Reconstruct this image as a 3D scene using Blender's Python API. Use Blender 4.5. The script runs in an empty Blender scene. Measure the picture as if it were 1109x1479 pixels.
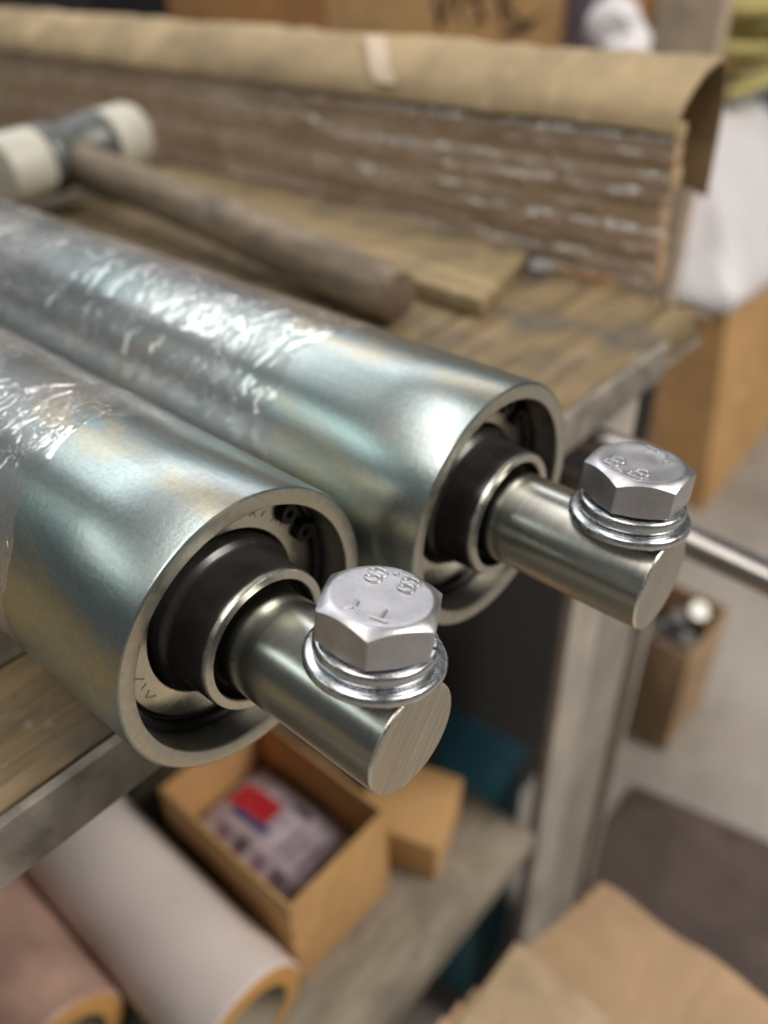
import bpy, bmesh, math, random
import numpy as np
from mathutils import Vector, Matrix

S = 0.001            # every shape below is written in millimetres
sc = bpy.context.scene
col = sc.collection
rnd = random.Random(7)
nrg = np.random.default_rng(11)

# ------------------------------------------------------------------ camera
cam_d = bpy.data.cameras.new('camera')
cam = bpy.data.objects.new('camera', cam_d)
col.objects.link(cam)
cam.location = (-0.068665, -0.097547, 0.142639)
cam.rotation_mode = 'XYZ'
cam.rotation_euler = (0.942189, 0.021144, -0.848526)
cam_d.sensor_fit = 'VERTICAL'
cam_d.sensor_height = 36.0
cam_d.lens = 36.0 * 1188.18 / 1479.0
cam_d.clip_start = 0.005
cam_d.clip_end = 60.0
cam_d.dof.use_dof = True
cam_d.dof.focus_distance = 0.145
cam_d.dof.aperture_fstop = 8.0
sc.camera = cam

# ------------------------------------------------------------------ world and lamps
world = bpy.data.worlds.new('World')
sc.world = world
world.use_nodes = True
bg = world.node_tree.nodes['Background']
bg.inputs['Color'].default_value = (0.86, 0.90, 0.90, 1)
bg.inputs['Strength'].default_value = 0.105


def area(name, loc, target, sx, sy, power, color):
    d = bpy.data.lights.new(name, 'AREA')
    d.shape = 'RECTANGLE'
    d.size, d.size_y = sx, sy
    d.energy = power
    d.color = color
    o = bpy.data.objects.new(name, d)
    col.objects.link(o)
    o.location = loc
    v = Vector(target) - Vector(loc)
    o.rotation_euler = v.to_track_quat('-Z', 'Y').to_euler()
    return o


def lamp_at(name, az, el, dist, sx, sy, power, color):
    a, e = math.radians(az), math.radians(el)
    loc = (0.05 + dist * math.cos(e) * math.cos(a), dist * math.cos(e) * math.sin(a), 0.03 + dist * math.sin(e))
    return area(name, loc, (0.05, 0, 0.03), sx, sy, power, color)


lamp_at('ceiling_lamp', 37, 38, 3.0, 2.0, 0.42, 13, (1.0, 0.965, 0.98))
lamp_at('ceiling_lamp', 63, 40, 3.0, 0.9, 0.40, 5, (0.98, 0.99, 1.0))
lamp_at('ceiling_lamp', 84, 41, 3.0, 1.2, 0.42, 10, (0.97, 1.0, 1.0))
lamp_at('ceiling_lamp', 134, 36, 2.4, 1.0, 0.26, 4.2, (0.90, 1.0, 0.95))
lamp_at('ceiling_lamp', 100, 76, 2.2, 1.6, 0.30, 14, (1.0, 0.92, 0.88))
lamp_at('ceiling_lamp', 192, 60, 1.5, 0.9, 0.5, 9.5, (1.0, 0.90, 0.83))
lamp_at('ceiling_lamp', 300, 43, 2.6, 1.1, 0.9, 66, (1.0, 0.92, 0.83))

vs = sc.view_settings
vs.view_transform = 'Standard'
vs.look = 'None'
vs.exposure = 0.0
vs.gamma = 1.0
vs.use_curve_mapping = False
sc.cycles.use_denoising = True
sc.cycles.max_bounces = 10
sc.cycles.transparent_max_bounces = 16
sc.cycles.sample_clamp_indirect = 6.0
sc.cycles.caustics_reflective = False
sc.cycles.caustics_refractive = False


# ------------------------------------------------------------------ material helper
class NT:
    def __init__(self, name):
        self.m = bpy.data.materials.new(name)
        self.m.use_nodes = True
        self.t = self.m.node_tree
        self.t.nodes.clear()
        self.out = self.n('ShaderNodeOutputMaterial')
        self.co = None

    def n(self, kind, **kw):
        x = self.t.nodes.new(kind)
        for k, v in kw.items():
            setattr(x, k, v)
        return x

    def l(self, a, b):
        self.t.links.new(a, b)

    def coord(self, scale=(1, 1, 1), rot=(0, 0, 0), tex=False):
        if self.co is None:
            self.co = self.n('ShaderNodeTexCoord').outputs['Object']
        mp = self.n('ShaderNodeMapping')
        if tex:      # turn first, stretch afterwards
            mp.vector_type = 'TEXTURE'
            scale = tuple(1.0 / q for q in scale)
        mp.inputs['Scale'].default_value = scale
        mp.inputs['Rotation'].default_value = rot
        self.l(self.co, mp.inputs['Vector'])
        return mp.outputs['Vector']

    def noise(self, scale=1.0, vec=(1, 1, 1), rot=(0, 0, 0), detail=4, rough=0.55, dist=0.0, tex=False):
        x = self.n('ShaderNodeTexNoise')
        x.inputs['Scale'].default_value = scale
        x.inputs['Detail'].default_value = detail
        x.inputs['Roughness'].default_value = rough
        x.inputs['Distortion'].default_value = dist
        self.l(self.coord(vec, rot, tex), x.inputs['Vector'])
        return x.outputs['Fac']

    def ramp(self, fac, stops):
        r = self.n('ShaderNodeValToRGB')
        e = r.color_ramp.elements
        while len(e) < len(stops):
            e.new(0.5)
        for i, (p, c) in enumerate(stops):
            e[i].position = p
            e[i].color = (*c, 1) if len(c) == 3 else c
        self.l(fac, r.inputs['Fac'])
        return r.outputs['Color']

    def mix(self, a, b, fac, mode='MIX'):
        x = self.n('ShaderNodeMix', data_type='RGBA', blend_type=mode)
        for s, v in ((x.inputs['Factor'], fac), (x.inputs[6], a), (x.inputs[7], b)):
            if hasattr(v, 'links'):
                self.l(v, s)
            else:
                s.default_value = v if isinstance(v, float) else (*v, 1)
        return x.outputs[2]

    def rng(self, fac, a, b, lo=0.0, hi=1.0):
        x = self.n('ShaderNodeMapRange')
        x.inputs['From Min'].default_value = lo
        x.inputs['From Max'].default_value = hi
        x.inputs['To Min'].default_value = a
        x.inputs['To Max'].default_value = b
        self.l(fac, x.inputs['Value'])
        return x.outputs['Result']

    def bump(self, h, strength, dist, prev=None):
        x = self.n('ShaderNodeBump')
        x.inputs['Strength'].default_value = strength
        x.inputs['Distance'].default_value = dist
        self.l(h, x.inputs['Height'])
        if prev is not None:
            self.l(prev, x.inputs['Normal'])
        return x.outputs['Normal']

    def bsdf(self, color, rough=0.5, metal=0.0, normal=None, **kw):
        b = self.n('ShaderNodeBsdfPrincipled')
        for s, v in ((b.inputs['Base Color'], color), (b.inputs['Roughness'], rough), (b.inputs['Metallic'], metal)):
            if hasattr(v, 'links'):
                self.l(v, s)
            else:
                s.default_value = (*v, 1) if isinstance(v, tuple) else v
        if normal is not None:
            self.l(normal, b.inputs['Normal'])
        for k, v in kw.items():
            b.inputs[k].default_value = v
        self.l(b.outputs[0], self.out.inputs['Surface'])
        return b


def m_zinc_tube():
    t = NT('zinc_plated_tube')
    big = t.noise(34, (1.0, 0.4, 1.0), detail=5, rough=0.56, dist=0.6)
    c = t.ramp(big, [(0.30, (0.31, 0.43, 0.44)), (0.42, (0.37, 0.455, 0.45)), (0.52, (0.41, 0.46, 0.45)),
                     (0.58, (0.50, 0.48, 0.37)), (0.64, (0.35, 0.455, 0.49)), (0.80, (0.46, 0.42, 0.46))])
    fine = t.noise(900, detail=3, rough=0.7)
    c = t.mix(c, t.ramp(fine, [(0.3, (0.66, 0.66, 0.66)), (0.7, (1.0, 1.0, 1.0))]), 0.6, 'MULTIPLY')
    scr = t.noise(1.0, (1500, 30, 1500), detail=3, rough=0.6)
    c = t.mix(c, t.ramp(scr, [(0.35, (0.82, 0.82, 0.82)), (0.6, (1, 1, 1))]), 0.35, 'MULTIPLY')
    r = t.rng(big, 0.28, 0.37, 0.3, 0.7)
    spots = t.noise(140, detail=2, rough=0.5)
    c = t.mix(c, (0.42, 0.44, 0.42), t.rng(spots, 0, 0.5, 0.64, 0.72))
    n = t.bump(fine, 0.17, 0.0002)
    n = t.bump(scr, 0.006, 0.0004, n)
    b = t.bsdf(c, r, 1.0, n)
    return t.m


def m_metal(name, c0, c1, rough, scale=(1, 1, 1), nscale=300, bump=0.1, metal=1.0, rvar=0.08, rot=(0, 0, 0)):
    t = NT(name)
    f = t.noise(nscale, scale, rot, detail=4, rough=0.65)
    c = t.ramp(f, [(0.3, c0), (0.7, c1)])
    n = t.bump(f, bump, 0.0002)
    t.bsdf(c, t.rng(f, rough - rvar, rough + rvar, 0.3, 0.7), metal, n)
    return t.m


def m_fastener():
    t = NT('zinc_bolt')
    f = t.noise(1400, detail=3, rough=0.7)
    g = t.noise(180, detail=3, rough=0.6)
    c = t.mix(t.ramp(g, [(0.3, (0.52, 0.53, 0.56)), (0.7, (0.66, 0.66, 0.69))]),
              t.ramp(f, [(0.3, (0.8, 0.8, 0.8)), (0.7, (1, 1, 1))]), 0.6, 'MULTIPLY')
    n = t.bump(f, 0.25, 0.00015)
    t.bsdf(c, t.rng(g, 0.32, 0.44, 0.3, 0.7), 1.0, n)
    return t.m


def m_rubber(name, c, rough=0.45):
    t = NT(name)
    f = t.noise(350, detail=3)
    n = t.bump(f, 0.08, 0.0003)
    g = t.noise(90, detail=2)
    t.bsdf(t.mix(c, tuple(min(1, x * 1.8 + 0.01) for x in c), t.rng(g, 0, 0.6, 0.45, 0.75)), t.rng(g, rough - .08, rough + .1, .3, .7), 0.0, n)
    return t.m


def m_wood(name, c0, c1, c2, axis='x', scale=1.0, rough=0.75, dirt=0.5):
    t = NT(name)
    v = {'x': (9, 75, 75), 'y': (75, 9, 75), 'z': (75, 75, 9)}[axis]
    v = tuple(q * scale for q in v)
    g = t.noise(1.0, v, detail=6, rough=0.62, dist=1.6)
    c = t.ramp(g, [(0.28, c0), (0.5, c1), (0.72, c2)])
    f = t.noise(6.0, v, detail=3, rough=0.6)
    c = t.mix(c, t.ramp(f, [(0.35, (0.72, 0.70, 0.66)), (0.62, (1, 1, 1))]), 0.6, 'MULTIPLY')
    d = t.noise(26, detail=5, rough=0.6, dist=0.6)
    c = t.mix(c, (0.085, 0.078, 0.066), t.rng(d, 0.0, dirt, 0.50, 0.66))
    d2 = t.noise(60, (1, 1.3, 1), (0, 0, 0.8), detail=6, rough=0.7)
    c = t.mix(c, (0.42, 0.38, 0.31), t.rng(d2, 0.0, 0.55, 0.60, 0.70))
    c = t.mix(c, (0.045, 0.035, 0.025), t.rng(d2, dirt, 0.0, 0.30, 0.38))
    n = t.bump(g, 0.5, 0.0012)
    n = t.bump(f, 0.3, 0.0004, n)
    t.bsdf(c, t.rng(d, rough - .12, rough + .1, .3, .7), 0.0, n)
    return t.m


def m_card(name, c, dark=0.72, flute='z', rough=0.8, dirt=0.25):
    t = NT(name)
    v = {'x': (260, 8, 8), 'y': (8, 260, 8), 'z': (8, 8, 260)}[flute]
    f = t.noise(1.0, v, detail=2)
    g = t.noise(14, detail=5, rough=0.6)
    k = t.noise(500, detail=2)
    cc = t.mix(tuple(x * dark for x in c), c, t.rng(g, 0, 1, 0.35, 0.62))
    cc = t.mix(cc, tuple(x * 0.5 for x in c), t.rng(g, dirt, 0, 0.28, 0.42))
    cc = t.mix(cc, t.ramp(k, [(0.3, (0.85, 0.85, 0.85)), (0.7, (1, 1, 1))]), 0.5, 'MULTIPLY')
    sf = t.noise(9, (1, 2.2, 1), (0.3, 0.2, 0.6), detail=7, rough=0.7, dist=1.5)
    cc = t.mix(cc, tuple(min(1, x * 1.25 + 0.05) for x in c), t.rng(sf, 0, 0.7, 0.56, 0.66))
    cc = t.mix(cc, tuple(x * 0.4 for x in c), t.rng(sf, dirt * 1.6, 0, 0.30, 0.40))
    n = t.bump(f, 0.12, 0.0008)
    n = t.bump(g, 0.4, 0.006, n)
    t.bsdf(cc, rough, 0.0, n)
    return t.m


def m_plain(name, c, rough=0.5, metal=0.0, scale=60, var=0.2, bump=0.15, bd=0.001, **kw):
    t = NT(name)
    g = t.noise(scale, detail=5, rough=0.6)
    cc = t.mix(tuple(x * (1 - var) for x in c), tuple(min(1.0, x * (1 + var * .5)) for x in c), t.rng(g, 0, 1, 0.32, 0.68))
    n = t.bump(g, bump, bd)
    t.bsdf(cc, t.rng(g, max(.02, rough - .07), rough + .07, .3, .7), metal, n, **kw)
    return t.m


def m_film(name, clear, tint, vec1, vec2, rough, fmin, crease, haze, wave):
    t = NT(name)
    def creases(vec, lo, hi, seed):
        a = t.noise(1.0, vec, (0, 0, seed), detail=2, rough=0.5, dist=0.5)
        return t.ramp(a, [(lo, (0, 0, 0)), ((lo + hi) / 2, (1, 1, 1)), (hi, (0, 0, 0))])
    m = t.noise(vec1[1] * 0.05, (1, 1, 1), detail=2)
    c1 = creases(vec1, 0.44, 0.52, 0.22)
    c2 = creases(vec2, 0.50, 0.57, -0.3)
    hgt = t.mix(t.mix(c1, c2, 1.0, 'LIGHTEN'), (0.0, 0.0, 0.0), t.rng(m, 1.0, 0.0, 0.46, 0.66))
    b = t.noise(1.0, tuple(q * 0.3 for q in vec1), detail=3, rough=0.5, dist=1.0)
    n = t.bump(b, wave, 0.0015)
    n = t.bump(hgt, crease, 0.0005, n)
    gl = t.n('ShaderNodeBsdfGlossy')
    gl.inputs['Color'].default_value = (1, 0.98, 0.98, 1)
    gl.inputs['Roughness'].default_value = rough
    t.l(n, gl.inputs['Normal'])
    df = t.n('ShaderNodeBsdfDiffuse')
    df.inputs['Color'].default_value = (*tint, 1)
    tr = t.n('ShaderNodeBsdfTransparent')
    tr.inputs['Color'].default_value = (0.985, 0.975, 0.975, 1)
    lw = t.n('ShaderNodeLayerWeight')
    lw.inputs['Blend'].default_value = 0.5
    t.l(n, lw.inputs['Normal'])
    pw = t.n('ShaderNodeMath', operation='POWER')
    pw.inputs[1].default_value = 4.0
    t.l(lw.outputs['Facing'], pw.inputs[0])
    m1 = t.n('ShaderNodeMixShader')
    big = t.noise(35, (1, 1, 1), detail=4)
    t.l(t.rng(big, haze * 0.4, haze * 1.6, 0.35, 0.65), m1.inputs[0])
    t.l(tr.outputs[0], m1.inputs[1])
    t.l(df.outputs[0], m1.inputs[2])
    m2 = t.n('ShaderNodeMixShader')
    t.l(t.rng(pw.outputs[0], fmin, 0.75), m2.inputs[0])
    t.l(m1.outputs[0], m2.inputs[1])
    t.l(gl.outputs[0], m2.inputs[2])
    t.l(m2.outputs[0], t.out.inputs['Surface'])
    return t.m


def m_end_face():
    t = NT('sawn_shaft_end')
    f = t.noise(1.0, (1500, 60, 60), (0, math.radians(38), 0), detail=3, rough=0.7, tex=True)
    g = t.noise(120, detail=3)
    c = t.ramp(f, [(0.3, (0.40, 0.39, 0.34)), (0.7, (0.60, 0.58, 0.51))])
    n = t.bump(f, 0.35, 0.00025)
    t.bsdf(c, t.rng(g, 0.34, 0.5, .3, .7), 1.0, n)
    return t.m


def m_concrete():
    t = NT('concrete_floor')
    g = t.noise(5, detail=8, rough=0.65)
    f = t.noise(120, detail=4)
    c = t.ramp(g, [(0.3, (0.24, 0.22, 0.20)), (0.5, (0.36, 0.33, 0.30)), (0.7, (0.44, 0.41, 0.37))])
    c = t.mix(c, t.ramp(f, [(0.3, (0.8, 0.8, 0.8)), (0.7, (1, 1, 1))]), 0.6, 'MULTIPLY')
    t.bsdf(c, 0.6, 0.0, t.bump(f, 0.2, 0.001))
    return t.m


M = dict(
    tube=m_zinc_tube(),
    tube_end=m_metal('turned_tube_end', (0.42, 0.42, 0.36), (0.58, 0.57, 0.50), 0.40, nscale=500, bump=0.12),
    bore=m_metal('tube_bore', (0.16, 0.16, 0.16), (0.26, 0.26, 0.25), 0.42, (1, .4, 1), 200, 0.1),
    race=m_metal('bearing_race', (0.46, 0.44, 0.36), (0.58, 0.55, 0.45), 0.22, nscale=400, bump=0.06),
    black=m_rubber('black_oxide_collar', (0.020, 0.019, 0.018), 0.24),
    rubber=m_rubber('black_seal', (0.008, 0.008, 0.008), 0.5),
    collar=m_metal('collar_ring', (0.46, 0.46, 0.42), (0.60, 0.60, 0.55), 0.33, nscale=600, bump=0.08),
    shaft=m_metal('ground_steel_shaft', (0.37, 0.38, 0.345), (0.41, 0.42, 0.38), 0.25, (1.0, 14.0, 1.0), 90, 0.015, rvar=0.02),
    shaft_end=m_end_face(),
    edge=m_metal('bright_edge', (0.75, 0.74, 0.68), (0.9, 0.88, 0.82), 0.3, nscale=900, bump=0.3),
    bolt=m_fastener(),
    washer=m_metal('zinc_washer', (0.52, 0.55, 0.58), (0.66, 0.68, 0.70), 0.27, nscale=500, bump=0.08),
    dull=m_metal('dull_bolt_steel', (0.36, 0.37, 0.35), (0.5, 0.5, 0.48), 0.5, nscale=300),
    stamp=m_metal('stamped_mark', (0.10, 0.10, 0.09), (0.16, 0.16, 0.14), 0.5, nscale=500),
    film=m_film('clear_stretch_film', 0.85, (0.86, 0.80, 0.81), (90, 620, 90), (150, 330, 150), 0.05, 0.12, 1.0, 0.08, 0.05),
    film2=m_film('dusty_stretch_film', 0.8, (0.60, 0.47, 0.37), (28, 14, 90), (30, 60, 60), 0.22, 0.13, 0.6, 0.36, 0.35),
    plank=m_wood('bench_plank_wood', (0.11, 0.076, 0.038), (0.21, 0.155, 0.08), (0.33, 0.25, 0.14), 'x', dirt=0.9),
    board=m_wood('loose_board_wood', (0.19, 0.14, 0.07), (0.29, 0.22, 0.115), (0.38, 0.30, 0.17), 'y', dirt=0.7),
    shelfwood=m_wood('grey_shelf_wood', (0.18, 0.155, 0.12), (0.27, 0.235, 0.185), (0.34, 0.30, 0.24), 'x', dirt=0.5),
    handle=m_wood('worn_handle_wood', (0.09, 0.068, 0.045), (0.19, 0.15, 0.105), (0.29, 0.235, 0.17), 'y', dirt=0.85),
    endgrain=m_wood('end_grain_wood', (0.10, 0.07, 0.045), (0.16, 0.11, 0.075), (0.20, 0.14, 0.10), 'x', 2.0),
    steel=m_plain('grey_painted_steel', (0.26, 0.235, 0.20), 0.65, 0.0, 70, 0.55, 0.4),
    steel2=m_plain('light_grey_leg_steel', (0.42, 0.385, 0.34), 0.5, 0.0, 30, 0.25, 0.2),
    steel3=m_plain('dull_grey_plate', (0.33, 0.305, 0.27), 0.55, 0.0, 24, 0.22, 0.2),
    rust=m_plain('rusty_steel', (0.085, 0.04, 0.025), 0.8, 0.0, 60, 0.4),
    rod=m_metal('rod_steel', (0.32, 0.31, 0.295), (0.43, 0.415, 0.39), 0.32, (1, .1, 1), 120, 0.1),
    card=m_card('brown_cardboard', (0.47, 0.32, 0.19)),
    card_pale=m_card('pale_cardboard', (0.42, 0.32, 0.18), 0.6, flute='y', dirt=0.8),
    card_orange=m_card('orange_cardboard', (0.64, 0.385, 0.165), 0.8, 'y', dirt=0.1),
    card_deep=m_card('deep_orange_cardboard', (0.47, 0.235, 0.085), 0.8, 'y', dirt=0.1),
    card_tan=m_card('worn_tan_cardboard', (0.50, 0.365, 0.20), flute='y', dirt=0.5),
    card_dark=m_card('inside_cardboard', (0.16, 0.11, 0.065), flute='y'),
    card_grey=m_card('greyed_cardboard', (0.26, 0.215, 0.165), flute='y', dirt=0.5),
    core=m_card('roll_core_cardboard', (0.56, 0.31, 0.10), 0.85, 'x', dirt=0.1),
    core_in=m_plain('roll_core_inside', (0.30, 0.26, 0.20), 0.8),
    white=m_plain('white_polyethylene', (0.78, 0.77, 0.80), 0.42, 0.0, 12, 0.06, 0.3, 0.006),
    rollwhite=m_plain('milky_film_roll', (0.72, 0.65, 0.63), 0.30, 0.0, 14, 0.10, 0.12, 0.003),
    rollpink=m_plain('pinkish_film_roll', (0.50, 0.33, 0.27), 0.34, 0.0, 26, 0.35, 0.15, 0.003),
    nylon=m_plain('white_nylon', (0.50, 0.50, 0.44), 0.5, 0.0, 50, 0.12),
    iron=m_plain('dark_iron', (0.12, 0.13, 0.125), 0.45, 0.5, 70, 0.3),
    ink=m_plain('marker_ink', (0.02, 0.018, 0.02), 0.7),
    red=m_plain('red_print', (0.60, 0.03, 0.05), 0.45),
    navy=m_plain('navy_print', (0.05, 0.07, 0.22), 0.45),
    lilac=m_plain('printed_bag', (0.52, 0.45, 0.52), 0.35, 0.0, 55, 0.35, 0.4, 0.004),
    mauve=m_plain('mauve_print', (0.26, 0.17, 0.24), 0.4),
    blue=m_plain('blue_plastic', (0.10, 0.38, 0.52), 0.4, 0.0, 40, 0.2),
    blackbox=m_plain('black_crate_plastic', (0.005, 0.005, 0.005), 0.8),  # near-black of the added boxes that imitate deep shade under the bench
    mat=m_plain('dark_steel_plate', (0.085, 0.058, 0.050), 0.55, 0.0, 18, 0.4, 0.2),
    concrete=m_concrete(),
    tape=m_plain('clear_tape', (0.47, 0.36, 0.23), 0.38),
    violet=m_plain('dull_violet_paint', (0.13, 0.095, 0.115), 0.6),
    beige=m_card('beige_board', (0.50, 0.40, 0.30)),
    yellow=m_plain('yellow_green_rope', (0.48, 0.43, 0.16), 0.7, 0.0, 150, 0.35),
    dark=m_plain('dark_plastic', (0.03, 0.033, 0.04), 0.5),
    peach=m_plain('peach_print', (0.75, 0.42, 0.27), 0.5),
)


# ------------------------------------------------------------------ object helpers
def tag(o, label=None, cat=None, group=None, kind=None):
    for k, v in (('label', label), ('category', cat), ('group', group), ('kind', kind)):
        if v:
            o[k] = v
    return o


def thing(name, loc, label, cat, group=None):
    o = bpy.data.objects.new(name, None)
    o.empty_display_size = 0.02
    col.objects.link(o)
    o.location = Vector(loc) * S
    return tag(o, label, cat, group)


def link(name, me, mat, parent=None):
    o = bpy.data.objects.new(name, me)
    col.objects.link(o)
    if mat is not None and not me.materials:
        me.materials.append(mat)
    if parent is not None:
        o.parent = parent
    return o


def base_of(parent):
    p = Vector((0, 0, 0))
    while parent is not None:
        p += parent.location
        parent = parent.parent
    return p


def mesh(name, verts, faces, mat, parent=None, smooth=None, origin=None):
    """verts in mm, world axes; smooth = angle in degrees for sharp edges"""
    off = base_of(parent)
    loc = Vector((0, 0, 0))
    if origin is not None:
        loc = Vector(origin) * S - off
        off = Vector(origin) * S
    v = np.asarray(verts, float) * S - np.array(off)
    me = bpy.data.meshes.new(name)
    me.from_pydata(v.tolist(), [], faces)
    me.update()
    bm = bmesh.new()
    bm.from_mesh(me)
    bmesh.ops.recalc_face_normals(bm, faces=bm.faces)
    bm.to_mesh(me)
    bm.free()
    if smooth is not None:
        me.polygons.foreach_set('use_smooth', [True] * len(me.polygons))
        if smooth < 180:
            me.set_sharp_from_angle(angle=math.radians(smooth))
    o = link(name, me, mat, parent)
    o.location = loc
    return o


def grid_faces(nu, nv, wrap_u=False, wrap_v=False):
    f = []
    for i in range(nu if wrap_u else nu - 1):
        a = i * nv
        b = ((i + 1) % nu) * nv
        for j in range(nv if wrap_v else nv - 1):
            k = (j + 1) % nv
            f.append((a + j, b + j, b + k, a + k))
    return f


def lathe(name, prof, c, mat, parent=None, seg=96, closed=True, smooth=30, axis=(0, 1, 0), a0=0.0, a1=2 * math.pi):
    """prof: list of (r, h) along axis from centre c; closed = profile loop"""
    ax = Vector(axis).normalized()
    u = Vector((0, 0, 1)) if abs(ax.z) < 0.9 else Vector((1, 0, 0))
    u = (u - ax * u.dot(ax)).normalized()
    w = ax.cross(u)
    full = abs(a1 - a0 - 2 * math.pi) < 1e-6
    n = seg if full else seg + 1
    vs = []
    for i in range(n):
        a = a0 + (a1 - a0) * i / seg
        d = u * math.cos(a) + w * math.sin(a)
        for r, h in prof:
            vs.append(Vector(c) + d * r + ax * h)
    return mesh(name, [tuple(v) for v in vs], grid_faces(n, len(prof), full, closed), mat, parent, smooth)


def boxm(name, x, y, z, mat, parent=None, bevel=1.0, rot=0.0, jig=0.0, seg=2, origin=None):
    bm = bmesh.new()
    bmesh.ops.create_cube(bm, size=1.0)
    cx, cy, cz = (x[0] + x[1]) / 2, (y[0] + y[1]) / 2, (z[0] + z[1]) / 2
    for v in bm.verts:
        v.co = Vector((v.co.x * (x[1] - x[0]), v.co.y * (y[1] - y[0]), v.co.z * (z[1] - z[0])))
        if jig:
            v.co += Vector((rnd.uniform(-jig, jig), rnd.uniform(-jig, jig), rnd.uniform(-jig, jig)))
    if bevel > 0:
        bmesh.ops.bevel(bm, geom=bm.edges[:], offset=bevel, segments=seg, profile=0.5, affect='EDGES')
    cr, sr = math.cos(rot), math.sin(rot)
    vs = [(cx + v.co.x * cr - v.co.y * sr, cy + v.co.x * sr + v.co.y * cr, cz + v.co.z) for v in bm.verts]
    fs = [[v.index for v in f.verts] for f in bm.faces]
    bm.verts.index_update()
    fs = [[v.index for v in f.verts] for f in bm.faces]
    bm.free()
    return mesh(name, vs, fs, mat, parent, 35, origin)


def tube(name, pts, rad, mat, parent=None, seg=10, closed=False, smooth=60, origin=None):
    P = [Vector(p) for p in pts]
    n = len(P)
    vs = []
    up = Vector((0.13, 0.21, 0.97)).normalized()
    for i in range(n):
        if closed:
            d = P[(i + 1) % n] - P[i - 1]
        else:
            d = P[min(i + 1, n - 1)] - P[max(i - 1, 0)]
        d.normalize()
        a = d.cross(up)
        if a.length < 1e-3:
            a = d.cross(Vector((1, 0, 0)))
        a.normalize()
        b = d.cross(a)
        r = rad[i] if hasattr(rad, '__len__') else rad
        for k in range(seg):
            t = 2 * math.pi * k / seg
            vs.append(tuple(P[i] + a * (r * math.cos(t)) + b * (r * math.sin(t))))
    f = grid_faces(n, seg, closed, True)
    if not closed:
        f.append(tuple(range(seg)))
        f.append(tuple(range((n - 1) * seg, n * seg)))
    return mesh(name, vs, f, mat, parent, smooth, origin)


# ------------------------------------------------------------------ the floor
mesh('floor', [(-3000, -3000, -600), (4000, -3000, -600), (4000, 4000, -600), (-3000, 4000, -600)], [(0, 1, 2, 3)], M['concrete'])
tag(bpy.data.objects['floor'], kind='structure')

# ------------------------------------------------------------------ workbench
bench = thing('workbench', (0, 300, -600), 'plank-topped workbench with grey steel frame and leg under the rollers', 'workbench')
yy = 26.5
k = 0
for wdt in (38, 42, 48, 52, 60, 66, 74, 80, 90, 100, 110, 120, 120):
    x1 = 281 + rnd.uniform(-7, 5)
    boxm('plank', (-420 + rnd.uniform(-6, 6), x1), (yy, yy + wdt - 1.2), (-14 + rnd.uniform(-1, 0), -0.4 + (rnd.uniform(-0.9, 0) if k > 0 else 0)),
         M['plank'], bench, 0.8, origin=(rnd.uniform(-100, 100), yy, 0))
    yy += wdt
    k += 1
YB = yy
boxm('front_rail', (-430, 240), (23.0, 26.0), (-17, -0.6), M['steel'], bench, 0.8)
boxm('support_rail', (-430, 284), (26.4, 60), (-17.4, -15.6), M['steel'], bench, 0.4)
# angle-iron leg with a wider plate behind it
boxm('leg', (199, 231), (28, 31), (-600, -18), M['steel2'], bench, 1.0)
pl = [(222, -598), (332, -598), (332, -158), (300, -140), (222, -100)]
mesh('leg_plate', [(x, 43, z) for x, z in pl] + [(x, 46, z) for x, z in pl],
     [(0, 1, 2, 3, 4), (5, 6, 7, 8, 9)] + [(i, (i + 1) % 5, 5 + (i + 1) % 5, 5 + i) for i in range(5)], M['steel3'], bench, 30)
boxm('leg_plate_lip', (326, 332), (36, 42.5), (-598, -160), M['steel2'], bench, 1.0)
boxm('leg', (-428, -396), (28, 31), (-600, -18), M['steel2'], bench, 1.0)
boxm('leg', (258, 290), (YB - 4, YB - 1), (-600, -18), M['steel2'], bench, 1.0)
boxm('leg', (-428, -396), (YB - 4, YB - 1), (-600, -18), M['steel2'], bench, 1.0)
boxm('cross_brace', (184, 197), (120, 133), (-600, -18), M['rust'], bench, 1.0)
# splintered ends of the planks
for i in range(60):
    y0 = 28 + rnd.random() * 60
    z0 = -rnd.random() * 12
    L = rnd.uniform(4, 14)
    p0 = Vector((rnd.uniform(268, 280), y0, z0))
    p1 = p0 + Vector((L * 0.9, rnd.uniform(-6, 2), rnd.uniform(-12, -1)))
    tube('splinter', [p0, (p0 + p1) / 2 + Vector((0, 0, 1)), p1], [2.0, 1.5, 0.4], M['plank'], bench, 5)
# lower shelf
ys = 28.0
for wdt in (86, 90, 92, 96, 100):
    boxm('shelf_plank', (-425, 196 if ys < 40 else 215), (ys, ys + wdt - 1.5), (-318, -300 + rnd.uniform(-0.8, 0)), M['shelfwood'], bench, 1.0, origin=(0, ys, -310))
    ys += wdt

R = 30.25


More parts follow.
